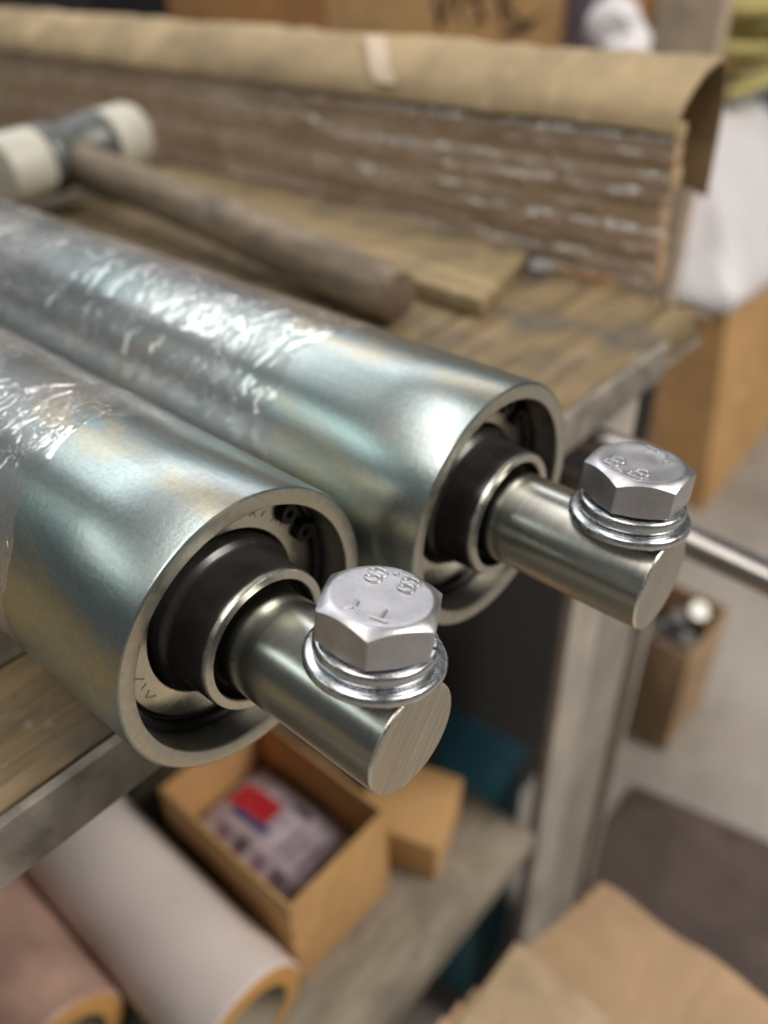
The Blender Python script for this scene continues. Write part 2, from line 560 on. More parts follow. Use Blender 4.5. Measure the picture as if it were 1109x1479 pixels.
# ------------------------------------------------------------------ rollers
def rounded_hex(rc, fil, n_arc=5, n_side=9):
    """hexagon outline, corner radius rc to the theoretical corner, list of (x, y)"""
    pts = []
    for k in range(6):
        a = k * math.pi / 3
        c = Vector((rc * math.cos(a), rc * math.sin(a)))
        # fillet arc centre
        d = fil / math.cos(math.pi / 6)
        cc = c - Vector((math.cos(a), math.sin(a))) * d
        for i in range(n_arc):
            t = a - math.pi / 6 + math.pi / 3 * i / (n_arc - 1)
            pts.append(cc + Vector((math.cos(t), math.sin(t))) * fil)
        c2 = Vector((rc * math.cos(a + math.pi / 3), rc * math.sin(a + math.pi / 3)))
        cc2 = c2 - Vector((math.cos(a + math.pi / 3), math.sin(a + math.pi / 3))) * d
        t = a + math.pi / 6
        q0 = cc + Vector((math.cos(t), math.sin(t))) * fil
        q1 = cc2 + Vector((math.cos(t), math.sin(t))) * fil
        for i in range(1, n_side + 1):
            pts.append(q0.lerp(q1, i / (n_side + 1)))
    return pts


def make_bolt(root, c, tilt, phase, text_up, recess):
    u = Vector((math.sin(tilt), 0, math.cos(tilt)))
    v = Vector((math.cos(tilt), 0, -math.sin(tilt)))
    w = Vector((0, 1, 0))
    C = Vector(c)

    def L(x, y, h):
        return tuple(C + v * x + w * y + u * h)
    # flat washer
    lathe('flat_washer', [(6.6, 11.0), (11.6, 11.0), (12.05, 11.25), (12.25, 11.7), (12.25, 12.5), (12.0, 13.0), (11.5, 13.25), (6.6, 13.25)],
          c, M['washer'], root, 120, True, 50, tuple(u))
    # split spring washer: a short helix with a rounded square section
    sec = []
    hw, hh, fr = 1.95, 1.35, 0.75
    for qx, qy, a0 in ((1, 1, 0), (-1, 1, 90), (-1, -1, 180), (1, -1, 270)):
        for i in range(5):
            t = math.radians(a0 + 90 * i / 4)
            sec.append((qx * (hw - fr) + fr * math.cos(t), qy * (hh - fr) + fr * math.sin(t)))
    vs = []
    n = 110
    st = math.radians(298)
    gap = math.radians(9)
    for i in range(n):
        f = i / (n - 1)
        a = st + gap / 2 + (2 * math.pi - gap) * f
        hm = 14.75 + (f - 0.5) * 0.55
        for dx, dy in sec:
            r = 8.75 + dx
            vs.append(L(r * math.cos(a), r * math.sin(a), hm + dy))
    fs = grid_faces(n, len(sec), False, True)
    fs += [tuple(range(len(sec))), tuple(range((n - 1) * len(sec), n * len(sec)))]
    mesh('spring_washer', vs, fs, M['washer'], root, 50)
    # bolt head
    H, rt = 24.3, 8.85
    out = rounded_hex(10.95, 0.45)
    rings = []
    ang = [math.atan2(p.y, p.x) for p in out]
    top_r = [0.0001, 3.0, 5.2, 5.9, 6.6, 8.0, rt - 0.45, rt]
    dep = [-recess, -recess, -recess, -recess * 0.55, 0, 0, 0, -0.12]
    for r, dz in zip(top_r, dep):
        rings.append([(r * math.cos(a), r * math.sin(a), H + dz) for a in ang])
    for f in (0.5, 1.0):
        rg = []
        for p in out:
            rho = p.length
            rr = rt + (rho - rt) * f
            q = p * (rr / rho)
            rg.append((q.x, q.y, H - 0.12 - max(0, rr - rt) * 0.60 - (0.06 if f == 1 else 0)))
        rings.append(rg)
    rg = []
    for p in out:
        rho = p.length
        rg.append((p.x, p.y, 16.75 + max(0, rho - 9.3) * 0.40))
    rings.append(rg)
    rings.append([(p.x * 0.9, p.y * 0.9, 16.45) for p in out])
    rings.append([(6.0 * math.cos(a), 6.0 * math.sin(a), 16.4) for a in ang])
    rings.append([(6.0 * math.cos(a), 6.0 * math.sin(a), 9.5) for a in ang])
    cp, sp = math.cos(phase), math.sin(phase)
    vs = []
    for rg in rings:
        for x, y, h in rg:
            vs.append(L(x * cp - y * sp, x * sp + y * cp, h))
    fs = grid_faces(len(rings), len(out), False, True)
    bolt = mesh('bolt', vs, fs, M['bolt'], root, 24)
    # raised head marks: 8.8 and TY, reading from the far side
    up = Vector(text_up).normalized()
    rt_ = Vector((up.y, -up.x))

    def T(x, y, h=0.0):
        q = rt_ * x + up * y
        return L(q.x, q.y, H + 0.10 + h)
    strokes = []

    def ring_(cx, cy, rx, ry):
        return [T(cx + rx * math.cos(2 * math.pi * i / 28), cy + ry * math.sin(2 * math.pi * i / 28)) for i in range(28)]
    for sx in (-2.85, 3.05):
        strokes.append((ring_(sx, -3.75, 1.32, 0.98), True))
        strokes.append((ring_(sx, -5.80, 1.52, 1.06), True))
    strokes.append(([T(0.2 + 0.24 * math.cos(t), -6.9 + 0.24 * math.sin(t)) for t in np.linspace(0, 2 * math.pi, 11)[:-1]], True))
    strokes.append(([T(-3.75, 6.5), T(-0.95, 6.5)], False))
    strokes.append(([T(-2.35, 6.5), T(-2.35, 3.5)], False))
    strokes.append(([T(1.0, 6.5), T(2.45, 5.0)], False))
    strokes.append(([T(3.9, 6.5), T(2.45, 5.0)], False))
    strokes.append(([T(2.45, 5.1), T(2.45, 3.5)], False))
    for pts, cl in strokes:
        tube('raised_mark', pts, 0.29, M['bolt'], bolt, 8, cl, 40)
    return bolt


def make_roller(cx, ye, ln, bolt_d, tilt, phase, text_up, recess, label, clip_ang):
    root = thing('conveyor_roller', (cx, 300 + ye, 0), label, 'roller', 'steel rollers side by side on the bench')
    c = (cx, ye, R)
    ri = 26.4
    LEN = 690
    t = lathe('tube', [(R, LEN), (R, 400), (R, 150), (R, 60), (R, 25), (R, 0.55), (R - 0.16, 0.2), (R - 0.55, 0.02)], c, M['tube'], root, 160, False, 40)
    lathe('end_face', [(R - 0.55, 0.02), (ri + 0.45, 0.0), (ri + 0.1, 0.22), (ri, 0.6)], c, M['tube_end'], t, 160, False, 40)
    lathe('bore', [(ri, 0.6), (ri, 7.2), (ri + .9, 7.3), (ri + .9, 8.9), (ri, 9.0), (ri, 20)], c, M['bore'], t, 128, False, 40)
    lathe('end_face', [(R, LEN), (ri, LEN), (ri, LEN - 14), (11, LEN - 14)], c, M['tube_end'], t, 96, False, 40)
    b = lathe('bearing', [(26.35, 20), (26.35, 9.6), (26.0, 9.3), (24.5, 9.3), (24.2, 9.6), (24.1, 10.2)], c, M['black'], root, 128, False, 40)
    sh = lathe('bearing_shield', [(24.1, 10.3), (23.9, 9.5), (23.5, 9.0), (18.2, 8.8), (17.9, 9.3), (17.0, 10.6)], c, M['race'], b, 128, False, 35)
    # stamped ticks on the shield
    for k in range(22):
        a = math.radians(190 + k * 4.3 + rnd.uniform(-1, 1)) if k < 12 else math.radians(35 + (k - 12) * 4.6)
        r0, r1 = 20.4 + rnd.uniform(-.3, .3), 21.9 + rnd.uniform(-.3, .3)
        da = rnd.uniform(-0.09, 0.09)
        if k % 4 == 3 or 5 <= k < 9 or k > 18:
            continue
        p0 = (cx + r0 * math.cos(a), ye + 8.85, R + r0 * math.sin(a))
        p1 = (cx + r1 * math.cos(a + da), ye + 8.92, R + r1 * math.sin(a + da))
        tube('stamp_mark', [p0, p1], 0.10, M['stamp'], b, 5)
    # internal retaining ring with two eared ends
    ca = math.radians(clip_ang)
    g = math.radians(9)
    lathe('retaining_ring', [(24.6, 7.5), (ri + .7, 7.5), (ri + .7, 8.8), (24.6, 8.8)], c, M['black'], root, 110, True, 40,
          a0=math.pi / 2 - ca + g, a1=math.pi / 2 - ca + 2 * math.pi - g)
    for s in (-1, 1):
        a = ca + s * g * 1.05
        e = (cx + 23.3 * math.cos(a), ye, R + 23.3 * math.sin(a))
        lathe('ring_ear', [(0.9, 7.4), (2.2, 7.4), (2.3, 7.6), (2.3, 8.8), (0.9, 8.8)], e, M['rubber'], root, 28, True, 40)
    # black collar that carries the shaft
    co = lathe('collar', [(17.2, 11.0), (17.2, 7.2), (16.9, 6.7), (16.2, 6.2), (15.5, 5.4), (15.2, 0), (15.15, -2.8), (15.05, -3.1)], c, M['black'], root, 128, False, 40)
    lathe('collar_ring', [(15.05, -3.1), (14.95, -3.9), (14.75, -4.2), (13.1, -4.2), (12.85, -3.9)], c, M['collar'], co, 128, False, 40)
    lathe('seal', [(12.85, -3.9), (12.8, -1.2), (12.3, -1.6), (11.9, -1.9), (11.5, -1.2), (11.2, -0.9), (10.5, -0.9)], c, M['rubber'], co, 96, False, 50)
    rs = 10.75
    s = lathe('shaft', [(rs, 14), (rs, -10), (rs, -25), (rs, -ln + 0.5)], c, M['shaft'], root, 128, False, 40)
    lathe('shaft_edge', [(rs, -ln + 0.5), (rs - 0.1, -ln + 0.2), (rs - 0.38, -ln)], c, M['edge'], s, 128, False, 60)
    lathe('shaft_end_face', [(rs - 0.38, -ln), (5, -ln), (0.01, -ln)], c, M['shaft_end'], s, 128, False, 40)
    lathe('shaft', [(0.01, LEN + 40), (rs, LEN + 40), (rs, LEN - 14)], c, M['shaft'], root, 48, False, 40)
    make_bolt(root, (cx, ye - ln + bolt_d, R), tilt, phase, text_up, recess)
    return root


make_roller(0.0, 0.0, 40.4, 10.04, 0.170, -2.605, (-0.95, -0.31), 0.05,
            'nearer steel roller at left, whose bolt head stands in the middle of the picture', 28)
make_roller(63.46, -12.57, 41.2, 10.04, 0.115, -3.094, (0.977, -0.21), 0.16,
            'farther steel roller at right, touching the hammer side of the nearer one', 42)


# ------------------------------------------------------------------ stretch film on the rollers
def make_film(cx, y0, y1, seed, label, front):
    g = np.random.default_rng(seed)
    nth = 300
    yv = np.concatenate([np.arange(0, 190, 0.55), np.arange(190, y1 - y0, 2.0)])
    th = np.linspace(0, 2 * math.pi, nth, endpoint=False)
    s = th * R
    Sg, Yg = np.meshgrid(s, yv, indexing='ij')
    h = np.full_like(Sg, 0.16)
    per = 2 * math.pi * R

    def ridge(sc_, yc, ang, length, wid, ht):
        ds = (Sg - sc_ + per / 2) % per - per / 2
        dy = Yg - yc
        a = ds * math.cos(ang) + dy * math.sin(ang)
        b = -ds * math.sin(ang) + dy * math.cos(ang)
        b = b + 0.6 * np.sin(a * 0.35 + yc)
        return ht * np.exp(-(b / wid) ** 2) * np.exp(-(a / length) ** 4)
    # many short wrinkles, mostly running round the tube
    for i in range(170):
        yc = abs(g.normal(0, 60)) if i < 150 else g.uniform(0, 220)
        ph = math.radians(g.uniform(60, 200))
        h += ridge(ph * R, yc + 3, g.normal(0.0, 0.30), g.uniform(2, 12), g.uniform(0.35, 0.7), g.uniform(0.03, 0.16))
    # long slanting layer edges
    for i in range(9):
        h += ridge(math.radians(g.uniform(80, 150)) * R, 20 + i * 27 + g.uniform(-8, 8), g.normal(0.25, 0.12), 45, g.uniform(0.5, 1.0), g.uniform(0.15, 0.35))
    # rows of small trapped bubbles along the top
    for i in range(420):
        yc = g.uniform(2, 190)
        ph = math.radians(g.normal(98, 3) if i < 120 else g.uniform(70, 170))
        ds = (Sg - ph * R + per / 2) % per - per / 2
        w = g.uniform(0.4, 0.8)
        h += g.uniform(0.12, 0.34) * np.exp(-((ds / w) ** 2 + ((Yg - yc) / (w * 1.2)) ** 2))
    h += 0.03 * np.sin(Yg * 0.7 + 2 * np.sin(Sg * 0.15))
    h = 0.07 + np.maximum(h - 0.07, 0.02) * (1 - np.exp(-Yg / 2.5))
    # ragged front edge
    edge = 3.0 * np.sin(th * 3 + seed) + 0.9 * np.sin(th * 9 + 2 * seed) + 0.3 * np.sin(th * 23 + seed)
    edge += np.array([front(t) for t in th])
    fade = np.exp(-Yg / 30.0)
    Yw = y0 + Yg + edge[:, None] * fade
    rr = R + h
    zz = R + rr * np.sin(th)[:, None]
    zz = np.maximum(zz, 0.1)
    vs = np.stack([cx + rr * np.cos(th)[:, None], Yw, zz], -1).reshape(-1, 3)
    o = mesh('stretch_film', vs, grid_faces(nth, len(yv), True, False), M['film'], None, 180, origin=(cx, 200, 0))
    return tag(o, label, 'plastic film', 'clear film wound round the rollers')


make_film(0.0, 40, 640, 3, 'wrinkled clear plastic film wound round the nearer left roller', lambda t: 3 * math.cos(t - 1.9) - 2)
make_film(63.46, 36, 630, 8, 'wrinkled clear plastic film wound round the farther right roller', lambda t: -3 * math.cos(t - 2.2) + 2)

# ------------------------------------------------------------------ loose board and hammer
bd = mesh('loose_board', [(211, 97, 0.2), (282, 117, 0.2), (280, 470, 0.2), (226, 470, 0.2), (211, 97, 8), (282, 117, 8), (280, 470, 8), (226, 470, 8)],
          [(0, 1, 2, 3), (4, 5, 6, 7), (0, 1, 5, 4), (1, 2, 6, 5), (2, 3, 7, 6), (3, 0, 4, 7)], M['board'], None, 30, origin=(255, 280, 0))
bm = bmesh.new()
bm.from_mesh(bd.data)
bmesh.ops.bevel(bm, geom=bm.edges[:], offset=0.0009, segments=2, profile=0.5, affect='EDGES')
bm.to_mesh(bd.data)
bm.free()
tag(bd, 'thin yellowish wooden board lying on the bench beside the hammer handle', 'board')

ham = thing('mallet', (205, 403, 8), 'mallet with white plastic faces and worn wooden handle lying behind the rollers', 'mallet')
hc = Vector((206, 404, 28.5))
hax = Vector((0.985, 0.13, 0.02)).normalized()
lathe('head', [(0.1, -24), (19, -24), (20.3, -22), (20.3, -14), (18.6, -11), (18.6, 11), (20.3, 14), (20.3, 22), (19, 24), (0.1, 24)], hc, M['iron'], ham, 56, False, 40, tuple(hax))
for s in (-1, 1):
    lathe('striking_face', [(18, s * 24.1), (19.6, s * 25), (19.8, s * 48), (18.2, s * 52), (14, s * 53.2), (0.1, s * 53.6)], hc, M['nylon'], ham, 56, False, 40, tuple(hax))
p0 = hc + Vector((0, 20, -1))
p1 = Vector((181, 118, 13.4))
pts = [p0.lerp(p1, f) for f in np.linspace(0, 1, 22)]
rads = [8.5 + 3.3 * min(1, f * 3.2) + 0.5 * math.sin(f * 9) for f in np.linspace(0, 1, 22)]
rads[-1] = 10.6
hd = tube('handle', pts, rads, M['handle'], ham, 28, False, 50)
d = (p1 - p0).normalized()
lathe('handle_end', [(10.4, 0.15), (9.4, 0.9), (0.1, 1.1)], p1, M['endgrain'], hd, 28, False, 50, tuple(d))
tube('handle', [hc, hc - Vector((0, 23, 0))], 9.0, M['handle'], ham, 20)

# ------------------------------------------------------------------ wrapped bundle with folded cardboard cover
bun = thing('wrapped_bundle', (318, 470, 0), 'long bundle of brown strips wrapped in plastic film along the back of the bench', 'bundle')
z = 0.3
YE = 930
mats = ['card', 'card', 'card_tan', 'card', 'card_tan', 'card', 'card_tan']
for i, hgt in enumerate((14, 9, 11, 8, 10, 9, 8)):
    x0 = 288 + (0, 0.5, 0.1, 0.7, 0, 0.4, 0.2)[i]
    boxm('strip', (x0, 299 - (i % 3)), (55 + (i * 5) % 4, YE), (z, z + hgt - 0.5), M[mats[i]], bun, 1.0, origin=(300, 60 + 400 * i, z))
    z += hgt
ny, nz = 420, 46
yv = np.linspace(54, YE, ny)
zv = np.linspace(0.5, 69, nz)
Yg, Zg = np.meshgrid(yv, zv, indexing='ij')
off = 0.8 + 0.9 * np.sin(Zg * 0.33 + 1.2 * np.sin(Yg * 0.012)) + 0.6 * np.sin(Zg * 0.8 + Yg * 0.02)
for i in range(70):
    yc, zc = nrg.uniform(54, YE), nrg.uniform(4, 66)
    a = nrg.normal(0, 0.25)
    L_, w_ = nrg.uniform(12, 60), nrg.uniform(1.0, 2.4)
    p = (Yg - yc) * math.cos(a) + (Zg - zc) * math.sin(a)
    q = -(Yg - yc) * math.sin(a) + (Zg - zc) * math.cos(a)
    off += nrg.uniform(0.5, 1.8) * np.exp(-(q / w_) ** 2 - (p / L_) ** 4)
vs = np.stack([286.5 - off, Yg, Zg], -1).reshape(-1, 3)
mesh('film_wrap', vs, grid_faces(ny, nz), M['film2'], bun, 180)
boxm('packing', (302, 342), (150, YE), (0.4, 66), M['card_grey'], bun, 2)
# cover: folded cardboard running the whole length, sagging open over the near end
prof = [(283.2, 66.5), (284.6, 71), (290, 76.5), (298, 81.5), (306, 85.5), (313, 88.2), (320, 89.2), (328, 88.6), (335, 86), (340, 80), (343.5, 70), (346.5, 52), (349, 31)]
nyc = 60
vs = []
for side in (0, 1):
    for i in range(nyc):
        f = i / (nyc - 1)
        y = 57 + (YE - 40) * f
        for j, (x, zz) in enumerate(prof):
            jj = j / (len(prof) - 1)
            n = Vector((-0.6, 0.8)) if j < 6 else Vector((0, 1)) if j < 8 else Vector((0.95, 0.2))
            wob = 0.7 * math.sin(i * 0.7 + j) + 0.55 * math.sin(i * 1.9 + 2 * j) + 0.5 * math.sin(i * 3.1 + 0.7 * j)
            yo = (-2 + 7 * jj) if i == 0 else 0
            zz2 = zz - 5.0 * f + (wob if 0 < j else 0.3 * wob)
            if j == len(prof) - 1 and i < 6:
                zz2 -= 4 * math.exp(-i)
            t = -0.7 if side else 0.7
            vs.append((x + n.x * t + 0.3 * wob, y + yo, zz2 + n.y * t))
n2 = len(prof)
off2 = nyc * n2
fs = grid_faces(nyc, n2) + [tuple(off2 + q for q in f) for f in grid_faces(nyc, n2)]
for i in range(nyc - 1):
    for j in (0, n2 - 1):
        a, b = i * n2 + j, (i + 1) * n2 + j
        fs.append((a, b, off2 + b, off2 + a))
for j in range(n2 - 1):
    for i in (0, nyc - 1):
        a, b = i * n2 + j, i * n2 + j + 1
        fs.append((a, b, off2 + b, off2 + a))
cov = mesh('cardboard_cover', vs, fs, M['card_pale'], None, 50, origin=(318, 470, 70))
for ty, sl in ((205, 34),):
    tv = []
    for j in range(5):
        x, zz = prof[j + 1]
        for q in (0, 15):
            tv.append((x - 1.6, ty + sl * j / 4 + q, zz - 5.0 * (ty - 57) / (YE - 40) + 2.4))
    mesh('tape_strip', tv, grid_faces(5, 2), M['tape'], cov, 180)
tag(cov, 'folded pale cardboard cover lying along the top of the wrapped bundle', 'cardboard')

# ------------------------------------------------------------------ steel rods under the bench edge
def rod(p0, p1, r, label):
    o = tube('steel_rod', [p0, (Vector(p0) + Vector(p1)) / 2, p1], r, M['rod'], None, 24, origin=p0)
    return tag(o, label, 'rod', 'steel rods sticking out under the bench')


rod((188, 330, -21), (188, 0, -23.6), 5.6, 'short steel rod under the bench edge, ending behind the right bolt')
rod((188, 330, -20 - 14), (188.5, -130, -57), 6.0, 'long steel rod running out past the right bolt to the right')


# ------------------------------------------------------------------ film rolls on the shelf
def film_roll(cx, y0, r, mat, label):
    root = thing('film_roll', (cx, y0 + 200, -300), label, 'film roll', 'film rolls on the lower shelf')
    c = (cx, y0, -300 + r + 0.3)
    lathe('wound_film', [(r - 5.8, 0.5), (r - 0.8, 0.3), (r, 1.2), (r, 120), (r, 390), (r - 5.8, 390)], c, mat, root, 72, False, 40)
    lathe('core', [(r - 5.7, 120), (r - 10.5, 120), (r - 10.5, 0), (r - 10, -0.8), (r - 6.2, -0.8), (r - 5.7, 0)], c, M['core_in'], root, 64, False, 40)
    lathe('core_rim', [(r - 10.3, -1.0), (r - 5.9, -1.0), (r - 5.6, -0.7), (r - 1.6, -0.5), (r - 1.2, 0.2)], c, M['core'], root, 64, False, 40)
    return root


film_roll(11, 65, 31, M['rollwhite'], 'milky white film roll on the lower shelf beside the open orange carton')
film_roll(-52.5, 119, 31, M['rollpink'], 'pinkish film roll in the lower left corner of the picture')


# ------------------------------------------------------------------ cartons
def open_carton(x, y, z, mat, label, rot=0.0, flaps=False):
    cx, cy = (x[0] + x[1]) / 2, (y[0] + y[1]) / 2
    root = thing('open_carton', (cx, cy, z[0]), label, 'carton')
    t = 2.2
    boxm('bottom', (x[0] + t, x[1] - t), (y[0] + t, y[1] - t), (z[0] + .3, z[0] + t), mat, root, 0.3)
    boxm('side_panel', (x[0], x[0] + t), y, (z[0] + .3, z[1]), mat, root, 0.5)
    boxm('side_panel', (x[1] - t, x[1]), y, (z[0] + .3, z[1]), mat, root, 0.5)
    boxm('end_panel', (x[0] + t, x[1] - t), (y[0], y[0] + t), (z[0] + .3, z[1] - 0.6), mat, root, 0.5)
    boxm('end_panel', (x[0] + t, x[1] - t), (y[1] - t, y[1]), (z[0] + .3, z[1] - 0.6), mat, root, 0.5)
    return root


open_carton((46, 114), (72, 172), (-300, -226), M['card_orange'], 'open orange carton with a printed bag inside on the lower shelf')
# printed bag lying inside
n = 26
us = np.linspace(0, 1, n)
Ug, Vg = np.meshgrid(us, us, indexing='ij')
bul = (np.sin(Ug * math.pi) * np.sin(Vg * math.pi)) ** 0.35
wr = 0.8 * np.sin(Ug * 17 + 3 * Vg) + 0.7 * np.sin(Vg * 23 + 4 * Ug)
X = 50 + 60 * Ug
Y = 77 + 90 * Vg
top = np.stack([X, Y, -268 + 16 * bul + wr * bul], -1).reshape(-1, 3)
bot = np.stack([X, Y, -268 - 26 * bul], -1).reshape(-1, 3)
fs = grid_faces(n, n) + [tuple(q + n * n for q in f) for f in grid_faces(n, n)]
rim = [i for i in range(n)] + [i * n + n - 1 for i in range(1, n)] + [(n - 1) * n + j for j in range(n - 2, -1, -1)] + [i * n for i in range(n - 2, 0, -1)]
for i in range(len(rim)):
    a, b = rim[i], rim[(i + 1) % len(rim)]
    fs.append((a, b, b + n * n, a + n * n))
bag = mesh('printed_bag', np.concatenate([top, bot]), fs, M['lilac'], None, 60, origin=(80, 120, -294))
tag(bag, 'pale lilac plastic bag with red print inside the open orange carton', 'bag')


def patch(name, corners, zf, mat, parent):
    nn = 8
    vs = []
    for i in range(nn):
        for j in range(nn):
            a, b = i / (nn - 1), j / (nn - 1)
            x = (1 - a) * ((1 - b) * corners[0][0] + b * corners[1][0]) + a * ((1 - b) * corners[3][0] + b * corners[2][0])
            y = (1 - a) * ((1 - b) * corners[0][1] + b * corners[1][1]) + a * ((1 - b) * corners[3][1] + b * corners[2][1])
            vs.append((x, y, zf(x, y)))
    return mesh(name, vs, grid_faces(nn, nn), mat, parent, 180)


def bagz(x, y):
    u_, v_ = (x - 50) / 60, (y - 77) / 90
    bl = max(0, math.sin(u_ * math.pi) * math.sin(v_ * math.pi)) ** 0.35
    return -268 + 16 * bl + (0.8 * math.sin(u_ * 17 + 3 * v_) + 0.7 * math.sin(v_ * 23 + 4 * u_)) * bl + 0.7


patch('red_print', [(76, 160), (91, 158), (92, 128), (78, 127)], bagz, M['red'], bag)
patch('blue_print', [(72, 150), (76, 150), (77, 122), (73, 122)], bagz, M['navy'], bag)
patch('orange_print', [(98, 92), (103, 92), (103, 84), (98, 84)], bagz, M['card_orange'], bag)
patch('red_print', [(94, 124), (100, 124), (100, 112), (94, 112)], bagz, M['violet'], bag)
for i in range(5):
    yl = 148 - i * 14
    patch('print_line', [(58, yl), (66, yl + 1), (66, yl - 9), (58, yl - 9)], bagz, M['violet'] if i % 2 else M['mauve'], bag)
for i in range(4):
    yl = 112 - i * 7
    patch('print_line', [(72, yl), (90 - 3 * (i % 2), yl), (90 - 3 * (i % 2), yl - 2.5), (72, yl - 2.5)], bagz, M['mauve'], bag)


def carton(name, x, y, z, mat, label, rot=0.0, tape=None, bevel=1.5, jig=0.8):
    cx, cy = (x[0] + x[1]) / 2, (y[0] + y[1]) / 2
    root = thing(name, (cx, cy, z[0]), label, 'carton')
    boxm('body', x, y, (z[0] + .3, z[1]), mat, root, bevel, rot, jig)
    return root


c1 = carton('small_carton', (124, 174), (62, 112), (-300, -268), M['card_orange'], 'small brown carton on the lower shelf between orange carton and leg', 0.35)
c2 = carton('blue_box', (205, 262), (74, 136), (-600, -335), M['blue'], 'blue plastic box in the dark beside the bench leg', 0.1)
c2['category'] = 'box'
boxm('lid', (203, 264), (72, 138), (-334.6, -329), M['blue'], c2, 1.5, 0.1)
kb = thing('black_bin', (390, 300, -600), 'black plastic bin standing in the shadow behind the bench leg', 'bin')  # added black box where there is only shade behind the leg
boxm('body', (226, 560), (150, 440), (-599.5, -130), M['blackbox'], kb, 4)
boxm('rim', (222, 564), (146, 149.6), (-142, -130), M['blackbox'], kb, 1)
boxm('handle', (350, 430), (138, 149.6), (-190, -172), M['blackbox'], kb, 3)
# added ribbed black box, put in to make the shade under the bench black
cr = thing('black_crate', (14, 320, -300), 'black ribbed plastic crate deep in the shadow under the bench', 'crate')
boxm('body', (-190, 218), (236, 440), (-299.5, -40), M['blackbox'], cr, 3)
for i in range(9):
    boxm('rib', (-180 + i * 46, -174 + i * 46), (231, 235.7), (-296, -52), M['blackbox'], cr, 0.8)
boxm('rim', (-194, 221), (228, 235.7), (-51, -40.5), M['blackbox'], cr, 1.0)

# big taped carton at the lower right
tc = thing('taped_carton', (110, -130, -600), 'large tan carton with clear tape at the lower right, below the bench', 'carton')
mesh('body', [(0, -260, -599.5), (196, -260, -599.5), (193, -16, -599.5), (10, 24, -599.5), (-2, -262, -300), (192, -262, -300), (194, -17, -301), (8, 20, -300)],
     [(0, 1, 2, 3), (4, 5, 6, 7), (0, 1, 5, 4), (1, 2, 6, 5), (2, 3, 7, 6), (3, 0, 4, 7)], M['card'], tc, 30)


def warped_panel(name, cs, z, thick, amp, mat, parent, seed, n=30):
    g = np.random.default_rng(seed)
    ks = [(g.uniform(-1, 1, 2) * g.uniform(0.03, 0.16), g.uniform(0, 6), g.uniform(0.3, 1)) for _ in range(8)]
    vs = []
    for side in (0, 1):
        for i in range(n):
            for j in range(n):
                a, b = i / (n - 1), j / (n - 1)
                p = [(1 - a) * ((1 - b) * cs[0][k] + b * cs[1][k]) + a * ((1 - b) * cs[3][k] + b * cs[2][k]) for k in (0, 1)]
                w = sum(q * (abs(math.sin(p[0] * k_[0] + p[1] * k_[1] + ph)) - 0.6) for k_, ph, q in ks) / 3
                e = min(a, 1 - a, b, 1 - b)
                rnd_ = -1.2 * math.exp(-e * n * 0.9)
                ed = 1.3 * (1 if e == 0 else 0)
                vs.append((p[0] + ed * math.sin(j * 1.7 + i), p[1] + ed * math.sin(i * 1.3 + j * 2.1), z + amp * w + rnd_ + (thick if side else 0)))
    fs = grid_faces(n, n) + [tuple(n * n + q for q in f) for f in grid_faces(n, n)]
    rim = [i for i in range(n)] + [i * n + n - 1 for i in range(1, n)] + [(n - 1) * n + j for j in range(n - 2, -1, -1)] + [i * n for i in range(n - 2, 0, -1)]
    for i in range(len(rim)):
        a, b = rim[i], rim[(i + 1) % len(rim)]
        fs.append((a, b, b + n * n, a + n * n))
    return mesh(name, vs, fs, mat, parent, 40)


warped_panel('flap', [(101, -262), (192, -262), (194, -17), (106, 1)], -299.0, 2.4, 2.2, M['card'], tc, 3)
warped_panel('flap', [(-1, -262), (98, -262), (103, 2), (8, 21)], -298.6, 2.4, 2.2, M['card'], tc, 4)
tv = []
for i in range(30):
    f = i / 29
    for x in (76, 128):
        tv.append((x + 5 * f, -262 + 262 * f, -294.2 + 0.5 * math.sin(i * 1.3 + x)))
mesh('tape', tv, grid_faces(30, 2), M['tape'], tc, 180)

# ------------------------------------------------------------------ right side: plate, small carton, fittings
mt = mesh('steel_plate', [(300, -200, -599), (505, -200, -599), (512, -62, -599), (487, 66, -599), (360, 66, -599), (300, 66, -599),
                          (300, -200, -594), (505, -200, -594), (512, -62, -594), (487, 66, -594), (360, 66, -594), (300, 66, -594)],
          [(0, 1, 2, 3, 4, 5), (6, 7, 8, 9, 10, 11)] + [(i, (i + 1) % 6, 6 + (i + 1) % 6, 6 + i) for i in range(6)], M['mat'], None, 30, origin=(400, 0, -599))
tag(mt, 'dark brown steel plate lying on the concrete floor at right', 'plate')
sc2 = open_carton((548, 640), (62, 150), (-600, -452), M['card'], 'narrow open carton standing on the floor behind the bench leg')


def hex_prism(name, c, rc, h, mat, parent=None, ax=(0, 0, 1)):
    return lathe(name, [(0.01, 0), (rc, 0), (rc, h * .85), (rc * .9, h), (0.01, h)], c, mat, parent, 6, False, 20, ax)


for (px_, py_, pz_, ax, lab) in ((585, 96, -450, (0.5, -0.6, 0.6), 'shiny hex bolt sticking up out of the narrow carton, upper one'),
                                 (560, 76, -450, (0.2, -0.7, 0.7), 'shiny hex bolt sticking up out of the narrow carton, lower one'),
                                 (604, 84, -446, (-0.3, -0.5, 0.8), 'shiny hex bolt in the narrow carton, nearest the floor side')):
    b = thing('hex_bolt', (px_, py_, pz_ - 30), lab, 'bolt', 'loose bolts in the narrow carton')
    a = Vector(ax).normalized()
    p = Vector((px_, py_, pz_))
    hex_prism('bolt_head', p, 11, 8, M['dull'], b, tuple(a))
    tube('shank', [p, p - a * 46], 5.5, M['dull'], b, 16)
boxm('packing_block', (556, 632), (70, 142), (-597, -492), M['dark'], None, 2, origin=(594, 106, -597))
tag(bpy.data.objects['packing_block'], 'dark block filling the narrow open carton behind the leg', 'block')

